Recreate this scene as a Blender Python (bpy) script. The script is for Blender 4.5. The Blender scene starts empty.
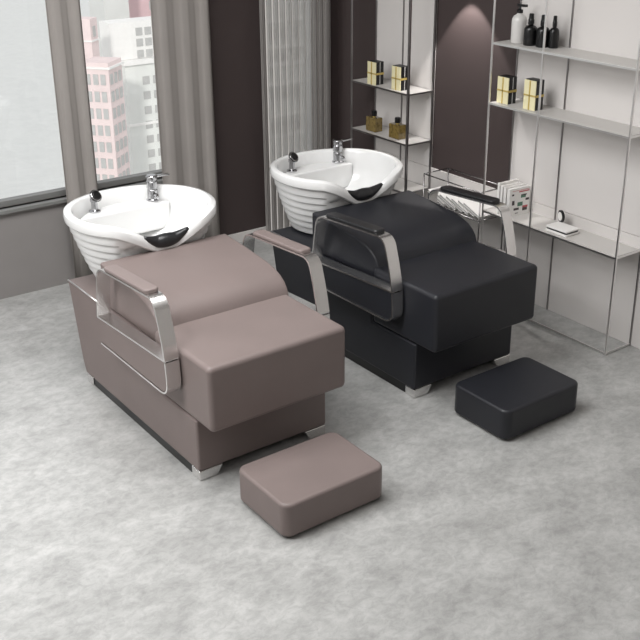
import bpy, bmesh, math, random
from mathutils import Vector, Matrix
random.seed(7)
PI = math.pi
COL = bpy.context.scene.collection

# ---------------------------------------------------------------- materials
def srgb(r, g, b):
    def f(c):
        c /= 255
        return c / 12.92 if c <= .04045 else ((c + .055) / 1.055) ** 2.4
    return (f(r), f(g), f(b), 1)

def mat(name, col, rough=.5, metal=0, spec=.5, bump=0, bscale=200, var=0, vscale=5, coat=0):
    m = bpy.data.materials.new(name); m.use_nodes = True
    nt = m.node_tree; b = nt.nodes['Principled BSDF']
    b.inputs['Base Color'].default_value = col
    b.inputs['Roughness'].default_value = rough
    b.inputs['Metallic'].default_value = metal
    b.inputs['Specular IOR Level'].default_value = spec
    b.inputs['Coat Weight'].default_value = coat
    tc = nt.nodes.new('ShaderNodeTexCoord')
    if bump:
        n = nt.nodes.new('ShaderNodeTexNoise'); n.inputs['Scale'].default_value = bscale; n.inputs['Detail'].default_value = 3
        bp = nt.nodes.new('ShaderNodeBump'); bp.inputs['Strength'].default_value = bump; bp.inputs['Distance'].default_value = .002
        nt.links.new(tc.outputs['Object'], n.inputs['Vector']); nt.links.new(n.outputs['Fac'], bp.inputs['Height'])
        nt.links.new(bp.outputs['Normal'], b.inputs['Normal'])
    if var:
        n = nt.nodes.new('ShaderNodeTexNoise'); n.inputs['Scale'].default_value = vscale; n.inputs['Detail'].default_value = 5
        r = nt.nodes.new('ShaderNodeValToRGB')
        r.color_ramp.elements[0].position = .3; r.color_ramp.elements[1].position = .7
        r.color_ramp.elements[0].color = tuple(c * (1 - var) for c in col[:3]) + (1,)
        r.color_ramp.elements[1].color = tuple(min(1, c * (1 + var)) for c in col[:3]) + (1,)
        nt.links.new(tc.outputs['Object'], n.inputs['Vector']); nt.links.new(n.outputs['Fac'], r.inputs['Fac'])
        nt.links.new(r.outputs['Color'], b.inputs['Base Color'])
    return m

M = {}
M['taupe'] = mat('taupe_leather', srgb(120, 108, 105), .45, spec=.4, bump=.25, bscale=350, var=.04, vscale=6)
M['black_leather'] = mat('black_leather', srgb(33, 34, 39), .42, spec=.4, bump=.25, bscale=350, var=.05, vscale=6)
M['tap'] = mat('tap_chrome', (.45, .45, .46, 1), .12, metal=1)
M['chrome'] = mat('polished_steel', (.82, .81, .80, 1), .27, metal=1, var=.03)
M['dark_chrome'] = mat('dark_steel', (.30, .29, .29, 1), .25, metal=1, var=.05)
M['post'] = mat('shelf_post_metal', (.33, .32, .32, 1), .28, metal=1, var=.05)
M['post_bright'] = mat('bright_shelf_edge', (.8, .79, .78, 1), .3, metal=1, var=.03)
M['ceramic'] = mat('white_ceramic', srgb(222, 222, 221), .15, spec=.5, coat=.3, var=.01)
M['rubber'] = mat('black_rubber', srgb(30, 30, 32), .35, bump=.1)
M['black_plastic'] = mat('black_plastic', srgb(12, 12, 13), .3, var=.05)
M['dark_wall'] = mat('dark_wall_paint', srgb(69, 60, 59), .55, spec=.25, var=.05, vscale=2)
M['white_wall'] = mat('white_wall_panel', srgb(212, 208, 205), .35, spec=.4, var=.02, vscale=2)
M['sill'] = mat('grey_sill', srgb(120, 120, 118), .5, var=.05)
M['grey_wall'] = mat('grey_wall_paint', srgb(135, 131, 129), .6, var=.04)
M['curtain'] = mat('grey_curtain', srgb(150, 145, 141), .8, spec=.1, bump=.2, bscale=500, var=.03)
M['cream'] = mat('cream_card', srgb(226, 218, 178), .5, var=.03, vscale=60)
M['gold'] = mat('gold_ribbon', srgb(205, 180, 105), .35, metal=.4, var=.05)
M['black_card'] = mat('black_card', srgb(16, 15, 16), .4, var=.05)
M['amber'] = mat('amber_glass', srgb(118, 100, 56), .12, spec=.6, var=.35, vscale=60, coat=.5)
M['cloudy'] = mat('white_bottle_plastic', srgb(205, 203, 200), .35, var=.02)
M['paper'] = mat('white_paper', srgb(235, 233, 230), .6, var=.02)
M['paper_grey'] = mat('grey_paper', srgb(196, 194, 191), .6, var=.05)
M['red'] = mat('red_print', srgb(190, 90, 95), .6, var=.05)
M['green'] = mat('green_print', srgb(90, 125, 105), .6, var=.05)
M['dark_print'] = mat('dark_print', srgb(70, 60, 62), .6, var=.05)

# floor: pale grey stone with soft veins
def floor_mat():
    m = bpy.data.materials.new('grey_stone_floor'); m.use_nodes = True
    nt = m.node_tree; b = nt.nodes['Principled BSDF']
    tc = nt.nodes.new('ShaderNodeTexCoord')
    mp = nt.nodes.new('ShaderNodeMapping'); mp.inputs['Scale'].default_value = (1.0, 1.35, 1); mp.inputs['Rotation'].default_value = (0, 0, -.5)
    n1 = nt.nodes.new('ShaderNodeTexNoise'); n1.inputs['Scale'].default_value = 4.5; n1.inputs['Detail'].default_value = 10; n1.inputs['Roughness'].default_value = .68; n1.inputs['Distortion'].default_value = .25
    n2 = nt.nodes.new('ShaderNodeTexNoise'); n2.inputs['Scale'].default_value = 24; n2.inputs['Detail'].default_value = 10; n2.inputs['Roughness'].default_value = .75; n2.inputs['Distortion'].default_value = .5
    r1 = nt.nodes.new('ShaderNodeValToRGB'); e = r1.color_ramp.elements
    e[0].position = .36; e[0].color = srgb(157, 157, 155); e[1].position = .64; e[1].color = srgb(183, 183, 181)
    r2 = nt.nodes.new('ShaderNodeValToRGB'); e = r2.color_ramp.elements
    e[0].position = .40; e[0].color = (.74, .74, .74, 1); e[1].position = .58; e[1].color = (1.03, 1.03, 1.03, 1)
    mx = nt.nodes.new('ShaderNodeMix'); mx.data_type = 'RGBA'; mx.blend_type = 'MULTIPLY'; mx.inputs['Factor'].default_value = .7
    nt.links.new(tc.outputs['Object'], mp.inputs['Vector'])
    for n in (n1, n2): nt.links.new(mp.outputs['Vector'], n.inputs['Vector'])
    nt.links.new(n1.outputs['Fac'], r1.inputs['Fac']); nt.links.new(n2.outputs['Fac'], r2.inputs['Fac'])
    nt.links.new(r1.outputs['Color'], mx.inputs['A']); nt.links.new(r2.outputs['Color'], mx.inputs['B'])
    nt.links.new(mx.outputs['Result'], b.inputs['Base Color'])
    b.inputs['Roughness'].default_value = .3; b.inputs['Specular IOR Level'].default_value = .5
    return m
M['floor'] = floor_mat()

def thin_glass(name, alpha, tint=(1, 1, 1, 1)):
    m = bpy.data.materials.new(name); m.use_nodes = True
    nt = m.node_tree; nt.nodes.clear()
    o = nt.nodes.new('ShaderNodeOutputMaterial'); mx = nt.nodes.new('ShaderNodeMixShader')
    t = nt.nodes.new('ShaderNodeBsdfTransparent'); t.inputs['Color'].default_value = tint
    g = nt.nodes.new('ShaderNodeBsdfGlossy'); g.inputs['Roughness'].default_value = .03
    mx.inputs[0].default_value = alpha
    nt.links.new(t.outputs[0], mx.inputs[1]); nt.links.new(g.outputs[0], mx.inputs[2]); nt.links.new(mx.outputs[0], o.inputs[0])
    return m
M['pane'] = thin_glass('window_glass', .05)

def frosted(name, col, opacity):
    m = bpy.data.materials.new(name); m.use_nodes = True
    nt = m.node_tree; nt.nodes.clear()
    o = nt.nodes.new('ShaderNodeOutputMaterial'); mx = nt.nodes.new('ShaderNodeMixShader')
    t = nt.nodes.new('ShaderNodeBsdfTransparent')
    d = nt.nodes.new('ShaderNodeBsdfPrincipled'); d.inputs['Base Color'].default_value = col; d.inputs['Roughness'].default_value = .4
    mx.inputs[0].default_value = opacity
    nt.links.new(t.outputs[0], mx.inputs[1]); nt.links.new(d.outputs[0], mx.inputs[2]); nt.links.new(mx.outputs[0], o.inputs[0])
    return m
M['shelf_glass'] = frosted('milky_shelf_glass', srgb(215, 212, 208), .8)
def sheer_mat():
    m = frosted('sheer_curtain_fabric', srgb(200, 195, 191), .7)
    nt = m.node_tree; d = next(n for n in nt.nodes if n.type == 'BSDF_PRINCIPLED'); mx = next(n for n in nt.nodes if n.type == 'MIX_SHADER')
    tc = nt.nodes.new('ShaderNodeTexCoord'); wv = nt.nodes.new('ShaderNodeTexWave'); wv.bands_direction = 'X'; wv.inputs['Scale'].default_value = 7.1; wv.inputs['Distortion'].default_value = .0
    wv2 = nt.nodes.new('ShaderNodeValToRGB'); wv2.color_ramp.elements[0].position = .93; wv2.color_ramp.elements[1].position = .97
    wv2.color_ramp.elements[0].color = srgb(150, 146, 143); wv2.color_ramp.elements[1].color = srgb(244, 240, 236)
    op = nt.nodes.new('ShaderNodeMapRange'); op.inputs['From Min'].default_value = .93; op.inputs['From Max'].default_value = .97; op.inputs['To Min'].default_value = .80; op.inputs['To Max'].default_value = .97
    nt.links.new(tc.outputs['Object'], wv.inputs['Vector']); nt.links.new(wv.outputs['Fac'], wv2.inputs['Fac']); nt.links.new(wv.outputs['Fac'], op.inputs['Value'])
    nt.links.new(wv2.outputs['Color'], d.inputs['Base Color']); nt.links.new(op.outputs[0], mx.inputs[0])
    return m
M['sheer'] = sheer_mat()

# ---------------------------------------------------------------- mesh helpers
def link(name, bm, m, parent=None, smooth=False, bevel=0, seg=3, angle=35):
    bmesh.ops.recalc_face_normals(bm, faces=bm.faces)
    me = bpy.data.meshes.new(name); bm.to_mesh(me); bm.free()
    for mm in (m if isinstance(m, (list, tuple)) else [m]): me.materials.append(mm)
    o = bpy.data.objects.new(name, me); COL.objects.link(o)
    if parent: o.parent = parent
    if bevel:
        bv = o.modifiers.new('bevel', 'BEVEL'); bv.width = bevel; bv.segments = seg; bv.limit_method = 'ANGLE'; bv.angle_limit = math.radians(angle)
        bv.harden_normals = False
    if smooth or bevel:
        for p in me.polygons: p.use_smooth = True
        if bevel:
            wn = o.modifiers.new('wn', 'WEIGHTED_NORMAL'); wn.keep_sharp = True
    return o

def B(): return bmesh.new()

def box(bm, x0, x1, y0, y1, z0, z1, rot=0, mi=0, M4=None):
    vs = [Vector((x, y, z)) for x in (x0, x1) for y in (y0, y1) for z in (z0, z1)]
    if rot:
        c = Vector(((x0 + x1) / 2, (y0 + y1) / 2, 0)); R = Matrix.Rotation(rot, 3, 'Z')
        vs = [R @ (v - c) + c for v in vs]
    if M4: vs = [M4 @ v for v in vs]
    v = [bm.verts.new(p) for p in vs]
    for f in ((0, 1, 3, 2), (4, 6, 7, 5), (0, 4, 5, 1), (2, 3, 7, 6), (0, 2, 6, 4), (1, 5, 7, 3)):
        fc = bm.faces.new([v[i] for i in f]); fc.material_index = mi
    return bm

def prism(bm, pts, x0, x1):
    """polygon in the (y, z) plane pulled along x"""
    a = [bm.verts.new((x0, y, z)) for y, z in pts]; b = [bm.verts.new((x1, y, z)) for y, z in pts]
    bm.faces.new(a); bm.faces.new(b[::-1]); n = len(pts)
    for i in range(n): bm.faces.new((a[i], b[i], b[(i + 1) % n], a[(i + 1) % n]))
    return bm

def round_poly(pts, r, seg=6):
    """round each corner of an open polyline"""
    out = [Vector(pts[0])]
    for i in range(1, len(pts) - 1):
        p0, p, p1 = Vector(pts[i - 1]), Vector(pts[i]), Vector(pts[i + 1])
        d0 = (p0 - p); d1 = (p1 - p); k = min(r[i] if isinstance(r, (list, tuple)) else r, d0.length * .49, d1.length * .49)
        a = p + d0.normalized() * k; b = p + d1.normalized() * k
        for s in range(seg + 1):
            t = s / seg
            out.append((1 - t) ** 2 * a + 2 * t * (1 - t) * p + t * t * b)
    out.append(Vector(pts[-1])); return out

def ribbon(bm, path, x0, x1, th, closed=False):
    """flat steel band: path in (y, z), wide along x, thickness th"""
    n = len(path); L = []; R_ = []
    for i, p in enumerate(path):
        if closed: d = path[(i + 1) % n] - path[i - 1]
        else: d = path[min(i + 1, n - 1)] - path[max(i - 1, 0)]
        d.normalize(); nn = Vector((-d.y, d.x)) * th / 2
        L.append(p + nn); R_.append(p - nn)
    V = [[bm.verts.new((x, q.x, q.y)) for x, q in ((x0, L[i]), (x1, L[i]), (x1, R_[i]), (x0, R_[i]))] for i in range(n)]
    for i in range(n if closed else n - 1):
        a, b = V[i], V[(i + 1) % n]
        for k in range(4): bm.faces.new((a[k], a[(k + 1) % 4], b[(k + 1) % 4], b[k]))
    if not closed: bm.faces.new(V[0]); bm.faces.new(V[-1][::-1])
    return bm

def tube(bm, pts, rad, n=12, caps=True):
    """round tube along 3-D points; rad a number or list"""
    pts = [Vector(p) for p in pts]; m = len(pts); rings = []
    up = Vector((0, 0, 1))
    for i, p in enumerate(pts):
        d = (pts[min(i + 1, m - 1)] - pts[max(i - 1, 0)]).normalized()
        a = d.cross(up)
        if a.length < .05: a = d.cross(Vector((0, 1, 0)))
        a.normalize(); b = d.cross(a)
        r = rad[i] if isinstance(rad, (list, tuple)) else rad
        rings.append([bm.verts.new(p + (a * math.cos(2 * PI * k / n) + b * math.sin(2 * PI * k / n)) * r) for k in range(n)])
    for i in range(m - 1):
        for k in range(n): bm.faces.new((rings[i][k], rings[i][(k + 1) % n], rings[i + 1][(k + 1) % n], rings[i + 1][k]))
    if caps: bm.faces.new(rings[0][::-1]); bm.faces.new(rings[-1])
    return bm

def lathe(bm, prof, cx=0, cy=0, n=28, sx=1, sy=1, M4=None):
    rings = []
    for r, z in prof:
        ring = []
        for k in range(n):
            p = Vector((cx + r * sx * math.cos(2 * PI * k / n), cy + r * sy * math.sin(2 * PI * k / n), z))
            ring.append(bm.verts.new(M4 @ p if M4 else p))
        rings.append(ring)
    for i in range(len(rings) - 1):
        for k in range(n): bm.faces.new((rings[i][k], rings[i][(k + 1) % n], rings[i + 1][(k + 1) % n], rings[i + 1][k]))
    bm.faces.new(rings[0][::-1]); bm.faces.new(rings[-1])
    return bm

def tag(o, label, cat, group=None, kind=None):
    o['label'] = label; o['category'] = cat
    if group: o['group'] = group
    if kind: o['kind'] = kind
    return o
def struct(o): o['kind'] = 'structure'; return o
def empty(name, loc, label, cat, group=None, rz=0):
    o = bpy.data.objects.new(name, None); COL.objects.link(o); o.location = loc; o.rotation_euler = (0, 0, rz)
    o.empty_display_size = .1
    return tag(o, label, cat, group)

# ---------------------------------------------------------------- room shell
WX, WY = 2.21, 2.22          # right wall plane, window wall plane
H = 2.7
T = .12
fl = B(); box(fl, -3.4, WX + T, -3.6, WY + T, -.1, 0); struct(link('floor', fl, M['floor']))

# window wall (y = WY) with two openings
W1 = (-1.5, 1.13, .48, 2.3); W2 = (1.70, 2.10, .30, 2.3)
w = B()
def wall_piece(x0, x1, z0, z1): box(w, x0, x1, WY, WY + T, z0, z1)
wall_piece(-3.4, W1[0], 0, H); wall_piece(W1[0], W1[1], 0, W1[2]); wall_piece(W1[0], W1[1], W1[3], H)
struct(link('wall_window_side', w, M['grey_wall']))
w = B()
wall_piece(W1[1], W2[0], 0, H); wall_piece(W2[0], W2[1], 0, W2[2]); wall_piece(W2[0], W2[1], W2[3], H); wall_piece(W2[1], WX + T, 0, H)
struct(link('wall_back', w, M['dark_wall']))
bb = B(); box(bb, W1[1], WX - .02, WY - .014, WY, 0, .06); struct(link('baseboard_back', bb, M['white_wall'], bevel=.003))
# right wall: dark paint, white lower wall, white panels behind the shelf units
w = B(); box(w, WX, WX + T, -3.6, WY, 0, H); struct(link('wall_right', w, M['dark_wall']))
w = B(); box(w, WX - .012, WX, -3.6, 1.84, 0, .535); struct(link('trim_1', w, M['white_wall'], bevel=.002))
w = B(); box(w, WX - .012, WX, 1.345, 1.84, .537, H); struct(link('trim_2', w, M['white_wall'], bevel=.002))
w = B(); box(w, WX - .012, WX, -3.6, .752, .537, H); struct(link('trim_3', w, M['white_wall'], bevel=.002))
w = B(); box(w, -3.4 - T, -3.4, -3.6, WY + T, 0, H); struct(link('wall_left', w, M['white_wall']))
w = B(); box(w, -3.4, WX, -3.6 - T, -3.6, 0, H); struct(link('wall_front', w, M['white_wall']))
w = B(); box(w, -3.4 - T, WX + T, -3.6 - T, WY + T, H, H + .1); struct(link('ceiling', w, M['white_wall']))
# window 1: sill, mullion frame and pane
def window(n, W, mull):
    x0, x1, z0, z1 = W
    f = B()
    for a in ((x0, x1, z0, z0 + .03), (x0, x1, z1 - .03, z1), (x0, x0 + .03, z0 + .03, z1 - .03), (x1 - .03, x1, z0 + .03, z1 - .03)):
        box(f, a[0], a[1], WY + .03, WY + .08, a[2], a[3])
    for mx in mull: box(f, mx - .015, mx + .015, WY + .03, WY + .08, z0 + .03, z1 - .03)
    o = struct(link('window_%d' % n, f, M['sill'], bevel=.003))
    p = B(); box(p, x0 + .03, x1 - .03, WY + .052, WY + .056, z0 + .03, z1 - .03); link('pane', p, M['pane'], o)
window(1, W1, (.56, -.5)); window(2, W2, ())
s = B(); box(s, W1[0], W1[1], WY - .03, WY + .03, W1[2] - .022, W1[2]); struct(link('trim_4', s, M['sill'], bevel=.004))

# ---------------------------------------------------------------- curtains
def curtain(name, x0, x1, z0, z1, folds, amp, m, label, group=None, y=WY - .07, sharp=False):
    bm = B(); n = folds * 14; rows = 6; g = []
    for j in range(rows + 1):
        z = z0 + (z1 - z0) * j / rows; r = []
        for i in range(n + 1):
            t = i / n; ph = t * folds * 2 * PI + .5 * math.sin(5 * t + 1)
            s = math.sin(ph)
            if sharp: s = 1 - 2 * abs(math.sin(ph / 2)) ** .6
            r.append(bm.verts.new((x0 + (x1 - x0) * t + .004 * math.sin(3 * ph), y + amp * s * (.85 + .15 * math.sin(j + i * .05)), z)))
        g.append(r)
    for j in range(rows):
        for i in range(n): bm.faces.new((g[j][i], g[j][i + 1], g[j + 1][i + 1], g[j + 1][i]))
    o = link(name, bm, m, smooth=True)
    if not sharp: sd = o.modifiers.new('s', 'SOLIDIFY'); sd.thickness = .002
    return tag(o, label, 'curtain')
curtain('curtain', .955, 1.300, .02, 2.5, 3, .009, M['curtain'], 'plain grey folded curtain between the city window and the dark wall')
curtain('curtain', .40, .578, .02, 2.5, 2, .010, M['curtain'], 'narrow grey curtain at the far edge of the city window, behind the taupe shampoo chair')
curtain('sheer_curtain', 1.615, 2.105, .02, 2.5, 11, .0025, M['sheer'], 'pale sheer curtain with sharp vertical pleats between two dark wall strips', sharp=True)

# ---------------------------------------------------------------- shampoo units
def rim(theta):
    """rim of the basin: radius and height by angle (front of the unit = -90 deg)"""
    d = abs((theta + PI / 2 + PI) % (2 * PI) - PI)
    s = min(1, max(0, 1 - d / math.radians(50)) * 1.2); s = s * s * (3 - 2 * s)
    b_ = max(0, math.sin(theta)) ** 2
    return .314 - .095 * s + .006 * b_, .767 - .098 * s - .012 * b_, s

def make_basin(parent, cx=.300):
    NT = 144; bm = B(); rings = []
    cyb, cyr = 1.10, 1.062
    def P(th, r, z, t):
        cy = cyb + (cyr - cyb) * t
        x = cx + r * math.cos(th); y = cy + r * math.sin(th)
        if z < .655: y = max(y, .872)
        elif z < .70: y = max(y, .872 - (z - .655) * 1.6)
        return (x, y, z)
    bands = 7; lev = []
    lev.append((0, 0))
    for b in range(bands):
        for q_, off in ((.02, -.004), (.10, .013), (.55, .010), (.95, .002)): lev.append(((b + q_) / bands, off))
    for f, off in lev:
        ring = []
        for k in range(NT):
            th = 2 * PI * k / NT; R, zr, s = rim(th)
            d = abs((th + PI / 2 + PI) % (2 * PI) - PI); rb = off if d > math.radians(46) else off * .0 + .006
            ztop = zr - .052; z = .458 + (ztop - .458) * f
            t = f; r0 = .192 + (R - .018 - .192) * (t ** .85)
            ring.append(bm.verts.new(P(th, r0 + rb, z, t)))
        rings.append(ring)
    # lip, rounded rim, inner wall and bowl floor
    for dr, dz in ((.002, -.048), (.010, -.04), (.013, -.02), (.009, -.006), (0, 0), (-.012, .001), (-.022, -.004), (-.028, -.016)):
        ring = []
        for k in range(NT):
            th = 2 * PI * k / NT; R, zr, s = rim(th)
            ring.append(bm.verts.new((cx + (R + dr - .006) * math.cos(th), cyr + (R + dr - .006) * math.sin(th), zr + dz)))
        rings.append(ring)
    for f in (.2, .4, .6, .8, .93, 1.0, 1.06):
        ring = []
        for k in range(NT):
            th = 2 * PI * k / NT; R, zr, s = rim(th)
            ff = min(f, 1); zt = zr - .02; zb = .545
            z = zt + (zb - zt) * (math.sin(ff * PI / 2) ** .9)
            r = (R - .034) * (1 - .42 * ff ** 1.6) if f <= 1 else (R - .034) * .42
            cy = cyr + .03 * ff
            y = cy + r * math.sin(th)
            if s > 0: y = max(y, min(cyr + (R - .03) * math.sin(th) + .02 * ff + .05 * s * ff, .95)) if ff > .5 else y
            ring.append(bm.verts.new((cx + r * math.cos(th), y, z - (.008 if f > 1 else 0))))
        rings.append(ring)
    for i in range(len(rings) - 1):
        for k in range(NT): bm.faces.new((rings[i][k], rings[i][(k + 1) % NT], rings[i + 1][(k + 1) % NT], rings[i + 1][k]))
    bm.faces.new(rings[0][::-1]); bm.faces.new(rings[-1])
    o = link('basin', bm, M['ceramic'], parent, smooth=True)
    es = o.modifiers.new('e', 'EDGE_SPLIT'); es.split_angle = math.radians(30)
    o['label'] = 'white ceramic basin with ribbed outside'
    # ledges that carry the mixer tap and the hand shower
    q = B(); pl = []
    cyl = cyr; rr = .266
    a0 = math.asin((1.215 - cyl) / rr)
    for k in range(25):
        th = a0 + (PI - 2 * a0) * k / 24; pl.append((cx + rr * math.cos(th), cyl + rr * math.sin(th)))
    lo_ = [q.verts.new((x, y, .575)) for x, y in pl]; up_ = [q.verts.new((x, y, .70)) for x, y in pl]
    q.faces.new(lo_[::-1]); q.faces.new(up_)
    for k in range(len(pl)): q.faces.new((lo_[k], lo_[(k + 1) % len(pl)], up_[(k + 1) % len(pl)], up_[k]))
    link('tap_ledge', q, M['ceramic'], o, bevel=.010, seg=3, angle=28)
    # neck rest over the dip
    pts = []; rad = []
    for i in range(25):
        u = i / 24; th = -PI / 2 + math.radians(-25 + 50 * u); R, zr, s = rim(th)
        pts.append((cx + (R - .008) * math.cos(th), cyr + (R - .008) * math.sin(th), zr - .004)); rad.append(.007 + .023 * math.sin(PI * u) ** .8)
    q = B(); tube(q, pts, rad, 16); nr = link('neck_rest', q, M['rubber'], o, smooth=True); nr['label'] = 'black rubber neck rest'
    # mixer tap
    q = B(); tx, ty, tz = .462, 1.27, .70
    lathe(q, [(.030, tz), (.030, tz + .006), (.024, tz + .010), (.024, tz + .05), (.020, tz + .052), (.020, tz + .056), (.025, tz + .058), (.025, tz + .088), (.021, tz + .090), (.021, tz + .094), (.026, tz + .096), (.026, tz + .112), (.021, tz + .117)], tx, ty)
    box(q, tx, tx + .085, ty - .009, ty + .009, tz + .103, tz + .111)
    tube(q, [(tx, ty - .01, tz + .03), (tx - .004, ty - .05, tz + .034), (tx - .006, ty - .06, tz + .026)], .009, 12)
    for a in q.faces: a.smooth = True
    fa = link('mixer_tap', q, M['tap'], o, bevel=.0015, seg=2); fa['label'] = 'chrome mixer tap with thin lever'
    # hand shower parked on the side ledge
    hx, hy, hz = .182, 1.272, .70
    q = B(); lathe(q, [(.026, hz), (.026, hz + .007), (.014, hz + .012), (.014, hz + .045), (.017, hz + .047), (.017, hz + .06)], hx, hy)
    R4 = Matrix.Translation((hx + .008, hy - .006, hz + .072)) @ Matrix.Rotation(math.radians(52), 4, Vector((.9, .3, 0)))
    R4 = R4 @ Matrix.Scale(.78, 4)
    lathe(q, [(.012, -.03), (.03, -.016), (.034, -.006), (.034, .004), (.028, .008)], 0, 0, M4=R4)
    hs = link('hand_shower', q, M['tap'], o, bevel=.001, seg=2)
    hs['label'] = 'short chrome hand shower with dark spray face'
    q = B(); lathe(q, [(.027, .0085), (.027, .012), (.02, .014)], 0, 0, M4=R4)
    lathe(q, [(.0345, -.004), (.0365, -.002), (.0365, .002), (.0345, .004)], 0, 0, M4=R4)
    # the dark spray face is one more ring of the shower head
    for f_ in q.faces: f_.smooth = False
    me = hs.data; bm2 = bmesh.new(); bm2.from_mesh(me)
    tmp = bpy.data.meshes.new('t'); q.to_mesh(tmp); q.free()
    n0 = len(bm2.faces); bm2.from_mesh(tmp); bm2.faces.ensure_lookup_table()
    for f_ in bm2.faces[n0:]: f_.material_index = 1
    bm2.to_mesh(me); bm2.free(); bpy.data.meshes.remove(tmp); me.materials.append(M['black_plastic'])

W = .584
def make_unit(loc, leather, label):
    e = empty('shampoo_chair', loc, label, 'shampoo chair', 'shampoo chairs with basins')
    b = prism(B(), [(.108, .042), (1.10, .042), (1.125, .10), (1.20, .45), (.40, .45), (.40, .255), (.108, .255)], -.003, W - .010)
    link('base', b, leather, e, bevel=.01)
    # thin metal strip drawing the highlight along the raised deck edge
    for x in (-.002, W + .002):
        b = B(); tube(b, [(x, .875, .449), (x, 1.195, .449)], .0035, 8); t = link('trim', b, M['post_bright'], e, smooth=True); t['label'] = 'thin bright strip for the edge highlight'
    b = B(); box(b, -.005, W + .002, -.010, .397, .257, .513)
    se = [ed for ed in b.edges if abs(ed.verts[0].co.z - ed.verts[1].co.z) > .05 and ed.verts[0].co.y < 0]
    bmesh.ops.bevel(b, geom=se, offset=.02, segments=5, profile=.5, affect='EDGES')
    link('seat_cushion', b, leather, e, bevel=.029, seg=7, angle=60)
    b = B(); box(b, .006, W - .03, .172, 1.035, .001, .041); pl = link('gap_shade_panel', b, M['black_plastic'], e); pl['label'] = 'black panel for the shade under the base'  # black panel added to draw the shade in the gap below the base
    prof = [(.40, .452), (.372, .500), (.386, .535), (.405, .558), (.432, .577), (.47, .592), (.53, .605), (.60, .612), (.70, .621), (.80, .628), (.862, .632), (.862, .452)]
    b = prism(B(), prof, .008, W + .006)
    link('back_cushion', b, leather, e, bevel=.009, seg=4, angle=40)
    # legs: bevelled metal corner feet
    for x0, x1, y0, y1 in ((-.001, .10, .110, .17), (W - .112, W - .012, .110, .17), (-.001, .10, 1.04, 1.098), (W - .112, W - .012, 1.04, 1.098)):
        b = B(); box(b, x0, x1, y0, y1, .0005, .0415)
        xm_ = (x0 + x1) / 2; inner = x1 if xm_ < W / 2 else x0
        for v in b.verts:
            if v.co.z < .01 and abs(v.co.x - inner) < 1e-5: v.co.x += -.022 if xm_ < W / 2 else .022
        link('leg', b, M['chrome'], e, bevel=.004, seg=2)
    for side in (0, 1):
        xa, xb = (-.068, -.012) if side == 0 else (W + .012, W + .068)
        b = B()
        loop = [(.50, .457), (.757, .452), (.712, .688), (.285, .703), (.19, .60), (.186, .457)]
        lp = round_poly([(.45, .468), (.757, .452), (.718, .671), (.252, .699), (.212, .575), (.192, .480), (.45, .468)], [0, .006, .05, .045, .2, .006, 0], 8)[:-1]
        ribbon(b, lp, xa, xb, .007, closed=True)
        lo = round_poly([(.192, .475), (.184, .341), (.745, .341)], .06, 8)
        ribbon(b, lo, xa, xb, .007)
        link('armrest_frame', b, M['chrome'], e, bevel=.001, seg=1)
        b = B()
        poly = [Vector((.75, .3452)), Vector((.75, .4515)), Vector((.45, .4640)), Vector((.197, .4735))] + [v for v in round_poly([(.197, .46), (.189, .3452), (.30, .3452)], .055, 8)]
        prism(b, [(p.x, p.y) for p in poly], xa + .004 if side == 0 else W + .0045, -.0045 if side == 0 else xb - .004)
        link('arm_panel', b, leather, e, bevel=.003, seg=2)
        b = B(); xm = (xa + xb) / 2
        R4 = Matrix.Translation((xm, .478, .6882)) @ Matrix.Rotation(math.radians(-3.3), 4, 'X')
        n = 10; pts = []
        hw, hl, r = .029, .178, .018
        for cx_, cy_, a0 in ((hw - r, hl - r, 0), (-hw + r, hl - r, 90), (-hw + r, -hl + r, 180), (hw - r, -hl + r, 270)):
            for k in range(5):
                a = math.radians(a0 + 90 * k / 4); pts.append((cx_ + r * math.cos(a), cy_ + r * math.sin(a)))
        lo_ = [b.verts.new(R4 @ Vector((x, y, 0))) for x, y in pts]; up_ = [b.verts.new(R4 @ Vector((x, y, .018))) for x, y in pts]
        b.faces.new(lo_[::-1]); b.faces.new(up_)
        for k in range(len(pts)): b.faces.new((lo_[k], lo_[(k + 1) % len(pts)], up_[(k + 1) % len(pts)], up_[k]))
        link('arm_pad', b, leather if leather is not M['black_leather'] else M['rubber'], e, bevel=.007, seg=4, angle=50)
    make_basin(e)
    return e
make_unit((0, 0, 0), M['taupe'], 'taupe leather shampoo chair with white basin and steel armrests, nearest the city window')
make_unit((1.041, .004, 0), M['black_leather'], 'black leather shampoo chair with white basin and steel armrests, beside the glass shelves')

def footstool(loc, leather, label):
    e = empty('footstool', loc, label, 'footstool', 'footstools in front of the shampoo chairs')
    b = B(); box(b, -.012, .421, -.012, .302, .008, .139)
    c = link('cushion', b, leather, e)
    # rounded plan corners first, then a softer top edge
    bm = bmesh.new(); bm.from_mesh(c.data)
    ve = [ed for ed in bm.edges if abs(ed.verts[0].co.z - ed.verts[1].co.z) > .05]
    bmesh.ops.bevel(bm, geom=ve, offset=.038, segments=8, profile=.5, affect='EDGES')
    bm.to_mesh(c.data); bm.free()
    for p in c.data.polygons: p.use_smooth = True
    bv = c.modifiers.new('b', 'BEVEL'); bv.width = .013; bv.segments = 4; bv.limit_method = 'ANGLE'; bv.angle_limit = math.radians(50)
    wn = c.modifiers.new('wn', 'WEIGHTED_NORMAL')
    b = B(); box(b, .03, .379, .03, .26, 0.0005, .0075); link('underside', b, M['black_plastic'], e)
    return e
footstool((.0585, -.3717, 0), M['taupe'], 'low taupe leather footstool on the floor before the taupe chair')
footstool((1.098, -.3664, 0), M['black_leather'], 'low black leather footstool on the floor before the black chair')

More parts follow.
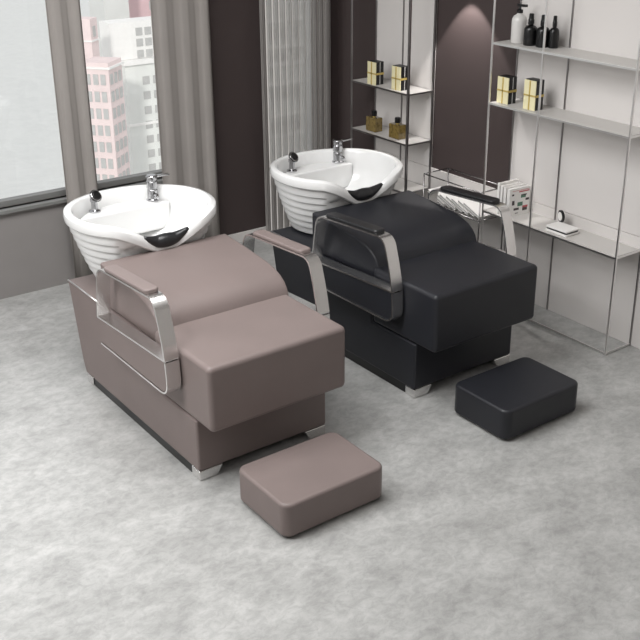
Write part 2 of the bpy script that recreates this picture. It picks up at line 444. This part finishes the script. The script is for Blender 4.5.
# ---------------------------------------------------------------- shelf units
SX, SXB = 2.02, 2.194
def shelf_unit(y_hi, y_lo, zs, label, bright, mid, inner=None):
    e = empty('shelf_unit', ((SX + SXB) / 2, (y_hi + y_lo) / 2, 0), label, 'shelf', 'metal and glass shelf units on the right wall')
    ox, oy = e.location.x, e.location.y
    fm = M['post_bright'] if bright else M['post']
    posts = [(SX, y_hi), (SX, y_lo), (SXB, y_hi), (SXB, y_lo)] + ([(SXB, mid)] if mid else []) + ([(SX, inner), (SXB, inner)] if inner else [])
    for x, y in posts:
        b = B(); hw = .0042 if (x == SX) else .0034
        if not bright and y == y_lo: hw += .002
        box(b, x - hw - ox, x + hw - ox, y - hw - oy, y + hw - oy, 0.001, 2.45); link('post', b, fm if x == SX else M['post'], e, bevel=.001, seg=1)
    for z in (.008, 2.44):
        b = B()
        box(b, SX - .003 - ox, SX + .003 - ox, y_lo + .0045 - oy, y_hi - .0045 - oy, z - .004, z + .004)
        for y in (y_lo, y_hi): box(b, SX + .0045 - ox, SXB - .0037 - ox, y - .003 - oy, y + .003 - oy, z - .004, z + .004)
        link('rail', b, fm, e)
    for z in zs:
        b = B(); box(b, SX + .004 - ox, SXB - .0045 - ox, y_lo + .005 - oy, y_hi - .005 - oy, z - .008, z)
        g = link('glass_shelf', b, M['shelf_glass'], e)
        b = B()
        box(b, SX - .0036 - ox, SX + .0036 - ox, y_lo + .0044 - oy, y_hi - .0044 - oy, z - .0095, z - .001)
        for y in (y_lo, y_hi): box(b, SX + .0045 - ox, SXB - .0037 - ox, y - .003 - oy, y + .003 - oy, z - .008, z - .001)
        box(b, SXB - .003 - ox, SXB + .003 - ox, y_lo + .0044 - oy, y_hi - .0044 - oy, z - .008, z - .001)
        link('shelf_edge', b, fm, g)
    return e
Z1 = (.9655, .692, .42); Z2 = (1.3167, 1.0306, .483)
shelf_unit(1.835, 1.343, Z1, 'slim metal shelf unit with amber bottles, in the corner by the sheer curtain', False, 1.60)
shelf_unit(.742, -.10, Z2, 'slim bright metal shelf unit with pump bottles, nearest the camera on the wall', True, None, .42)

# ---------------------------------------------------------------- shelf goods
def gift_box(x, y, z, h, label):
    e = empty('gift_box', (x, y, z), label, 'box', 'cream and black gift boxes on the glass shelves')
    w_, d = .073, .056
    b = B(); box(b, .004, d, -w_ / 2, w_ / 2, 0.0005, h); link('box_body', b, M['black_card'], e, bevel=.001, seg=1)
    b = B(); box(b, 0, .0038, -w_ / 2, w_ / 2, 0.0005, h - .002); f = link('front_panel', b, M['cream'], e); f['label'] = 'cream front with gold cross ribbon'
    b = B(); box(b, -.0022, .0, -.0035, .0035, .001, h - .003); box(b, -.0022, 0, -w_ / 2, w_ / 2, h * .46, h * .46 + .007)
    link('ribbon', b, M['gold'], e)
    b = B(); box(b, -.0008, d + .0005, -w_ / 2 - .0022, -w_ / 2 - .0002, h * .44, h * .44 + .011)
    link('side_band', b, M['gold'], e)
    b = B(); box(b, d * .5, d * .5 + .0035, -w_ / 2 - .0016, -w_ / 2 - .0002, 0.001, h * .43); box(b, d * .5, d * .5 + .0035, -w_ / 2 - .0016, -w_ / 2 - .0002, h * .55, h - .001)
    link('side_stripe', b, M['paper_grey'], e)
G = (
    (2.030, 1.668, Z1[0], .125, 'cream-fronted black gift box on the corner shelf unit, the one nearer the window'),
    (2.040, 1.470, Z1[0], .128, 'cream-fronted black gift box on the corner shelf unit, beside its dark post'),
    (2.048, .684, Z2[1], .128, 'cream-fronted black gift box under the pump bottles, against the dark wall'),
    (2.050, .512, Z2[1], .140, 'cream-fronted black gift box under the pump bottles, against the white panel'))
for g in G: gift_box(*g)

def perfume(x, y, z, label):
    e = empty('perfume_bottle', (x, y, z), label, 'bottle', 'amber bottles on the corner shelf unit')
    b = B(); box(b, -.028, .028, -.043, .043, .0005, .080); g = link('bottle_body', b, M['amber'], e, bevel=.005, seg=3)
    b = B(); lathe(b, [(.010, .0805), (.010, .086)], n=16); link('collar', b, M['gold'], e)
    b = B(); lathe(b, [(.015, .0865), (.016, .09), (.016, .112), (.013, .116)], n=20); link('cap', b, M['black_plastic'], e, smooth=False)
perfume(2.075, 1.695, Z1[1], 'square amber glass bottle with black cap, the one nearer the window')
perfume(2.075, 1.490, Z1[1], 'square amber glass bottle with black cap, beside the dark shelf post')

def pump_bottle(x, y, z, r, h, m, kind, label, s=1):
    e = empty('pump_bottle' if kind == 'pump' else 'spray_bottle', (x, y, z), label, 'bottle', 'bottles on the top glass shelf')
    b = B(); lathe(b, [(r * .94, .0005), (r, .004), (r, h * .74), (r * .95, h * .82), (r * .78, h * .90), (r * .45, h * .955), (r * .36, h * .97), (r * .36, h)], n=28)
    link('bottle_body', b, m, e, smooth=True)
    b = B()
    if kind == 'pump':
        lathe(b, [(r * .42, h + .0005), (r * .42, h + .014), (r * .2, h + .018), (r * .12, h + .03)], n=20)
        box(b, -.008, .008, -.04, .012, h + .03, h + .041)
    else:
        lathe(b, [(r * .46, h + .0005), (r * .46, h + .02), (r * .40, h + .024), (r * .36, h + .046), (r * .25, h + .049)], n=20)
        box(b, -.006, .003, -.004, .004, h + .030, h + .037)
    link('pump_head' if kind == 'pump' else 'spray_head', b, M['black_plastic'], e)
pump_bottle(2.10, .655, Z2[0], .035, .137, M['cloudy'], 'pump', 'tall white pump bottle with black head on the top glass shelf')
pump_bottle(2.095, .575, Z2[0], .031, .095, M['black_plastic'], 'spray', 'black spray bottle standing next to the white pump bottle')
pump_bottle(2.105, .508, Z2[0], .031, .095, M['black_plastic'], 'spray', 'black spray bottle in the middle of the three black bottles')
pump_bottle(2.125, .458, Z2[0], .023, .095, M['black_plastic'], 'spray', 'black spray bottle behind the front post, farthest from the white bottle')

# books standing on the low shelf
def book(x, y, z, w_, t, h, tilt, label, cover=False, m='paper'):
    e = empty('magazine', (x, y, z), label, 'magazine', 'white magazines standing on the low shelf', rz=tilt)
    b = B(); box(b, 0, w_, -t / 2 + .002, t / 2 - .002, .002, h - .002); link('pages', b, M['paper_grey'], e)
    b = B(); box(b, -.001, w_ + .001, -t / 2, -t / 2 + .0018, .0005, h); box(b, -.001, w_ + .001, t / 2 - .0018, t / 2, .0005, h); box(b, -.003, -.001, -t / 2, t / 2, .0005, h)
    c = link('cover', b, M[m], e)
    if cover:
        for nme, mm, rects in (('red_print', 'red', ((.45, .97, .83, .87), (.12, .98, .9, .912), (.66, .92, .25, .32))),
                               ('green_print', 'green', ((.40, .66, .33, .47), (.55, .8, .62, .70))),
                               ('dark_print', 'dark_print', ((.12, .24, .40, .56), (.22, .48, .2, .28), (.66, .90, .14, .25), (.1, .2, .74, .8), (.8, .97, .5, .58), (.56, .84, .70, .74), (.3, .45, .08, .1)))):
            for a0, a1, c0, c1 in rects:
                b = B(); box(b, a0 * w_, a1 * w_, -t / 2 - .0008, -t / 2 - .0002, c0 * h, c1 * h)
                link(nme, b, M[mm], c)
z = Z2[2]
book(2.045, .664, z, .125, .014, .155, -.02, 'plain white magazine standing at the back of the low shelf row')
book(2.045, .643, z, .125, .014, .145, -.03, 'plain white magazine in the middle of the low shelf row')
book(2.045, .620, z, .125, .016, .143, -.05, 'white magazine behind the one with the printed cover')
book(2.042, .592, z, .13, .018, .142, -.07, 'white magazine with small colour pictures printed on its cover', cover=True)

# low things at the near end of the low shelf
e = empty('table_mirror', (2.14, .335, z), 'small round black-rimmed object on the low shelf near the post', 'mirror')
b = B(); lathe(b, [(.022, .0005), (.022, .006), (.006, .01), (.006, .022)], n=24); link('stand', b, M['black_plastic'], e)
b = B(); R4 = Matrix.Translation((0, 0, .052)) @ Matrix.Rotation(PI / 2, 4, Vector((.4, 1, 0)).normalized())
lathe(b, [(.024, -.006), (.03, -.004), (.03, .004), (.024, .006)], n=32, M4=R4); link('rim', b, M['black_plastic'], e)
b = B(); lathe(b, [(.021, .0062), (.021, .0075)], n=32, M4=R4); lathe(b, [(.021, -.0075), (.021, -.0062)], n=32, M4=R4); link('face', b, M['paper'], e)
e = empty('tissue_case', (2.08, .24, z), 'flat white case with a dark slit at the end of the low shelf', 'case')
b = B(); box(b, -.04, .05, -.03, .10, .0005, .011); box(b, -.04, .05, -.03, .10, .0195, .028); link('case_body', b, M['paper'], e, bevel=.002)
b = B(); box(b, -.036, .046, -.026, .096, .0112, .0193); link('dark_slit', b, M['black_plastic'], e)

# ---------------------------------------------------------------- wire rack with magazines
RY0, RY1, RZ0, RZ1 = .765, 1.195, .415, .566
e = empty('magazine_rack', (2.11, .98, 0), 'dark wire rack between the two shelf units, filled with white magazines', 'rack')
b = B()
def wire(p, q): tube(b, [Vector(p) - Vector((2.11, .98, 0)), Vector(q) - Vector((2.11, .98, 0))], .0036, 8)
for zz in (RZ0, RZ1):
    wire((SX, RY0, zz), (SX, RY1, zz)); wire((SXB, RY0, zz), (SXB, RY1, zz)); wire((SX, RY0, zz), (SXB, RY0, zz)); wire((SX, RY1, zz), (SXB, RY1, zz))
for x, y in ((SX, RY0), (SX, RY1), (SXB, RY0), (SXB, RY1)): wire((x, y, .002), (x, y, RZ1))
link('wire_frame', b, M['dark_chrome'], e, smooth=True)
b = B()
for k in range(16):
    y = RY0 + .02 + k * (RY1 - RY0 - .04) / 15; tube(b, [(SX - 2.11, y - .98, RZ0), (SXB - 2.11, y - .98, RZ0)], .002, 6)
link('wire_bottom', b, M['dark_chrome'], e, smooth=True)
labels = ['white magazine lying lowest in the fan, near end of the wire rack', 'white magazine second from the near end of the wire rack', 'white magazine leaning third from the near end of the wire rack',
          'white magazine leaning in the middle of the wire rack', 'white magazine leaning just past the middle of the wire rack', 'white magazine leaning second from the far end of the wire rack', 'white magazine leaning at the far end of the wire rack']
for k in range(7):
    y0 = RY0 + .012 + k * .046
    m4 = Matrix.Translation((SX + .012 + .004 * (k % 2), y0, RZ0 + .006)) @ Matrix.Rotation(math.radians(21), 4, 'X')
    e = empty('magazine', (SX + .08, y0, RZ0 + .006), labels[k], 'magazine', 'white magazines leaning in the wire rack')
    off = Matrix.Translation(-e.location)
    b = B(); box(b, 0, .148, 0, .135, 0.0, .0015, M4=off @ m4); box(b, 0, .148, 0, .135, .0115, .013, M4=off @ m4); box(b, 0, .148, -.0018, -.0002, 0, .013, M4=off @ m4)
    link('cover', b, M['paper'], e)
    b = B(); box(b, .002, .145, .0, .132, .0018, .0112, M4=off @ m4); link('pages', b, M['paper_grey'], e)

# wall lamp that grazes the dark wall
e = empty('wall_spotlight', (WX - .12, 1.085, 1.605), 'small round spotlight grazing the dark wall between the shelf units', 'lamp')
b = B(); lathe(b, [(.024, 0), (.026, .003), (.026, .05), (.022, .055)], n=24); link('lamp_body', b, M['dark_chrome'], e)
b = B(); box(b, .0262, .1195, -.008, .008, .02, .036); link('bracket', b, M['dark_chrome'], e)

# ---------------------------------------------------------------- the city outside, distance haze mixed into its pale colours
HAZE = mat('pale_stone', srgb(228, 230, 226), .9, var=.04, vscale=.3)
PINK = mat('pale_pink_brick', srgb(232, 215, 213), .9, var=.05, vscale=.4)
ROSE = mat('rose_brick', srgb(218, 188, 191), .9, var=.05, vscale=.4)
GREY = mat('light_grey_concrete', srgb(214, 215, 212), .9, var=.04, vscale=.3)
WIN = mat('hazed_window', srgb(188, 188, 186), .4, var=.06, vscale=1)  # window grey lightened to carry the haze
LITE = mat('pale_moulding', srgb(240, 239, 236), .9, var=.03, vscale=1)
def building(loc, rz, w_, d, ztop, zbot, m, label, wins, side_wins=(), extra=None):
    e = empty('building', (loc[0], loc[1], zbot), label, 'building', None, rz)
    b = B(); box(b, 0, w_, 0, d, 0, ztop - zbot); link('wall', b, m, e)
    for x0, x1, z0, z1 in wins:
        b = B(); box(b, x0, x1, -.15, -.02, z0 - zbot, z1 - zbot); link('window', b, WIN, e)
    for y0, y1, z0, z1 in side_wins:
        b = B(); box(b, w_ * 0 - .15, -.02, y0, y1, z0 - zbot, z1 - zbot); link('window', b, WIN, e)
    for x0, x1, y0, y1, z0, z1 in (extra or ()):
        b = B(); box(b, x0, x1, y0, y1, z0 - zbot, z1 - zbot); link('cornice', b, LITE, e)
    return e
ZB = -95
# main pale tower: wide lower part with a cornice, narrower top block
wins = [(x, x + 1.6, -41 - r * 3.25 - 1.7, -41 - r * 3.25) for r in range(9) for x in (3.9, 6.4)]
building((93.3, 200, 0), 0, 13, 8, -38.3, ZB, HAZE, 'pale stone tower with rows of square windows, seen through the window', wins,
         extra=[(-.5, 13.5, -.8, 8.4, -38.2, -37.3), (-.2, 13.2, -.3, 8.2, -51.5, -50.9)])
wins = [(x, x + 1.5, z_ - 1.6, z_) for z_ in (-30.8, -33.1, -35.5) for x in (5.9, 8.0)]
building((91.0, 201, 0), 0, 14, 5, -29.4, -37.25, LITE, 'pale upper block set on top of the stone tower', wins)
wins = [(x, x + 1.6, z_ - 2, z_) for z_ in (-28.8, -25.2, -22, -18, -14) for x in (7.0,10.5)]
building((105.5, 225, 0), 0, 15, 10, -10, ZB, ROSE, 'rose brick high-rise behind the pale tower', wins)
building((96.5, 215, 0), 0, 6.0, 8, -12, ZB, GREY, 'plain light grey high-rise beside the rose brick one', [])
# turned pink building
c41 = math.radians(41.3)
wins = [(x, x + 1.25, z_ - 2.0, z_) for z_ in [-35.6 - 3.3 * k for k in range(11)] for x in (.35, 2.35, 4.3)]
swins = [(y, y + 1.0, z_ - 2.0, z_) for z_ in [-35.6 - 3.3 * k for k in range(11)] for y in (.7, 2.2, 3.8)]
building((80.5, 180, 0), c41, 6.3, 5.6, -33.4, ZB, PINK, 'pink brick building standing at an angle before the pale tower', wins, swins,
         extra=[(-.3, 6.6, -.4, 6.0, -34.6, -34.2)])
building((82.0, 190, 0), c41, 3.2, 3.2, -26.5, -60, PINK, 'slender pink tower rising behind the angled pink building', [(.8, 2, -30, -28)], extra=[(-.2, 3.4, -.2, 3.4, -30.9, -30.6)])
# building seen through the sheer curtain
building((129.0, 200, 0), 0, 11.5, 10, -15, ZB, GREY, 'grey building with pale balcony bands behind the sheer curtain', [(x, x + 2, z_ - 2.4, z_) for z_ in (-34, -40, -48, -56) for x in (1, 4.2, 7.4)],
         extra=[(0, 10, -1.2, -.2, z_, z_ + .9) for z_ in (-32.4, -38.5, -42.5, -47, -54.5, -59.5)])
gr = B(); box(gr, -400, 600, 30, 900, -100, ZB); struct(link('ground', gr, GREY))

# ---------------------------------------------------------------- light
world = bpy.data.worlds.new('World'); bpy.context.scene.world = world; world.use_nodes = True
wt = world.node_tree; bg = wt.nodes['Background']
tc = wt.nodes.new('ShaderNodeTexCoord'); sx = wt.nodes.new('ShaderNodeSeparateXYZ'); rp = wt.nodes.new('ShaderNodeValToRGB')
mr = wt.nodes.new('ShaderNodeMapRange'); mr.inputs['From Min'].default_value = -1; mr.inputs['From Max'].default_value = 1
wt.links.new(tc.outputs['Generated'], sx.inputs[0]); wt.links.new(sx.outputs['Z'], mr.inputs['Value']); wt.links.new(mr.outputs[0], rp.inputs['Fac']); wt.links.new(rp.outputs['Color'], bg.inputs['Color'])
e = rp.color_ramp.elements
e[0].position = .40; e[0].color = (.70, .715, .71, 1); e[1].position = .85; e[1].color = (.95, .97, 1, 1)
bg.inputs['Strength'].default_value = 1.0
def area(name, loc, target, size, power, col=(1, 1, 1), sy=None):
    l = bpy.data.lights.new(name, 'AREA'); l.energy = power; l.color = col; l.size = size
    if sy: l.shape = 'RECTANGLE'; l.size_y = sy
    o = bpy.data.objects.new(name, l); COL.objects.link(o); o.location = loc
    d = Vector(target) - Vector(loc); o.rotation_euler = d.to_track_quat('-Z', 'Y').to_euler(); return o
area('overhead_fill', (0, .3, 2.62), (.1, .3, 0), 1.4, 54, (1, 1, 1))  # unseen fill added overhead to light the chairs and floor
area('wide_fill', (-.6, -1.2, 2.66), (-.6, -1.2, 0), 3.6, 17, (1, 1, 1))  # added broad soft fill for the whole room, no fixture
area('side_fill', (-2.0, .9, 2.1), (-.7, .3, 0), .9, 31, (1, 1, 1))  # added fill from the left, no lamp stands there
area('left_floor_fill', (-1.35, .15, 2.5), (-1.35, .15, 0), .7, 34, (1, 1, 1))  # added downward fill that brightens the floor on the left
s = bpy.data.lights.new('sun', 'SUN'); s.energy = 1.6; s.angle = math.radians(5); s.color = (1, .98, .95)
so = bpy.data.objects.new('sun', s); COL.objects.link(so); so.rotation_euler = Vector((.55, .72, -.42)).to_track_quat('-Z', 'Y').to_euler()
sp = bpy.data.lights.new('wall_spot', 'SPOT'); sp.energy = 26; sp.spot_size = math.radians(74); sp.spot_blend = .2; sp.shadow_soft_size = .01; sp.color = (1, .96, .94)
spo = bpy.data.objects.new('wall_spot', sp); COL.objects.link(spo); spo.location = (WX - .12, 1.085, 1.60); spo.rotation_euler = (0, 0, 0)

# ---------------------------------------------------------------- camera
cam = bpy.data.cameras.new('camera'); co = bpy.data.objects.new('camera', cam); COL.objects.link(co)
F, CX, CY = 1021.8, 340.3154, 293.9637
cam.sensor_width = 36; cam.lens = F / 640 * 36
cam.shift_x = -(CX - 320) / 640; cam.shift_y = (CY - 320) / 640
t, a = math.radians(23.0238), math.radians(36.8863)
fw = Vector((math.sin(a) * math.cos(t), math.cos(a) * math.cos(t), -math.sin(t)))
co.location = (-1.5055, -2.7561, 2.1101); co.rotation_euler = fw.to_track_quat('-Z', 'Y').to_euler()
cam.clip_end = 2000; cam.clip_start = .05
sc = bpy.context.scene; sc.camera = co
sc.view_settings.view_transform = 'Standard'; sc.view_settings.look = 'None'; sc.view_settings.gamma = 1; sc.view_settings.exposure = 0
sc.view_settings.use_curve_mapping = False
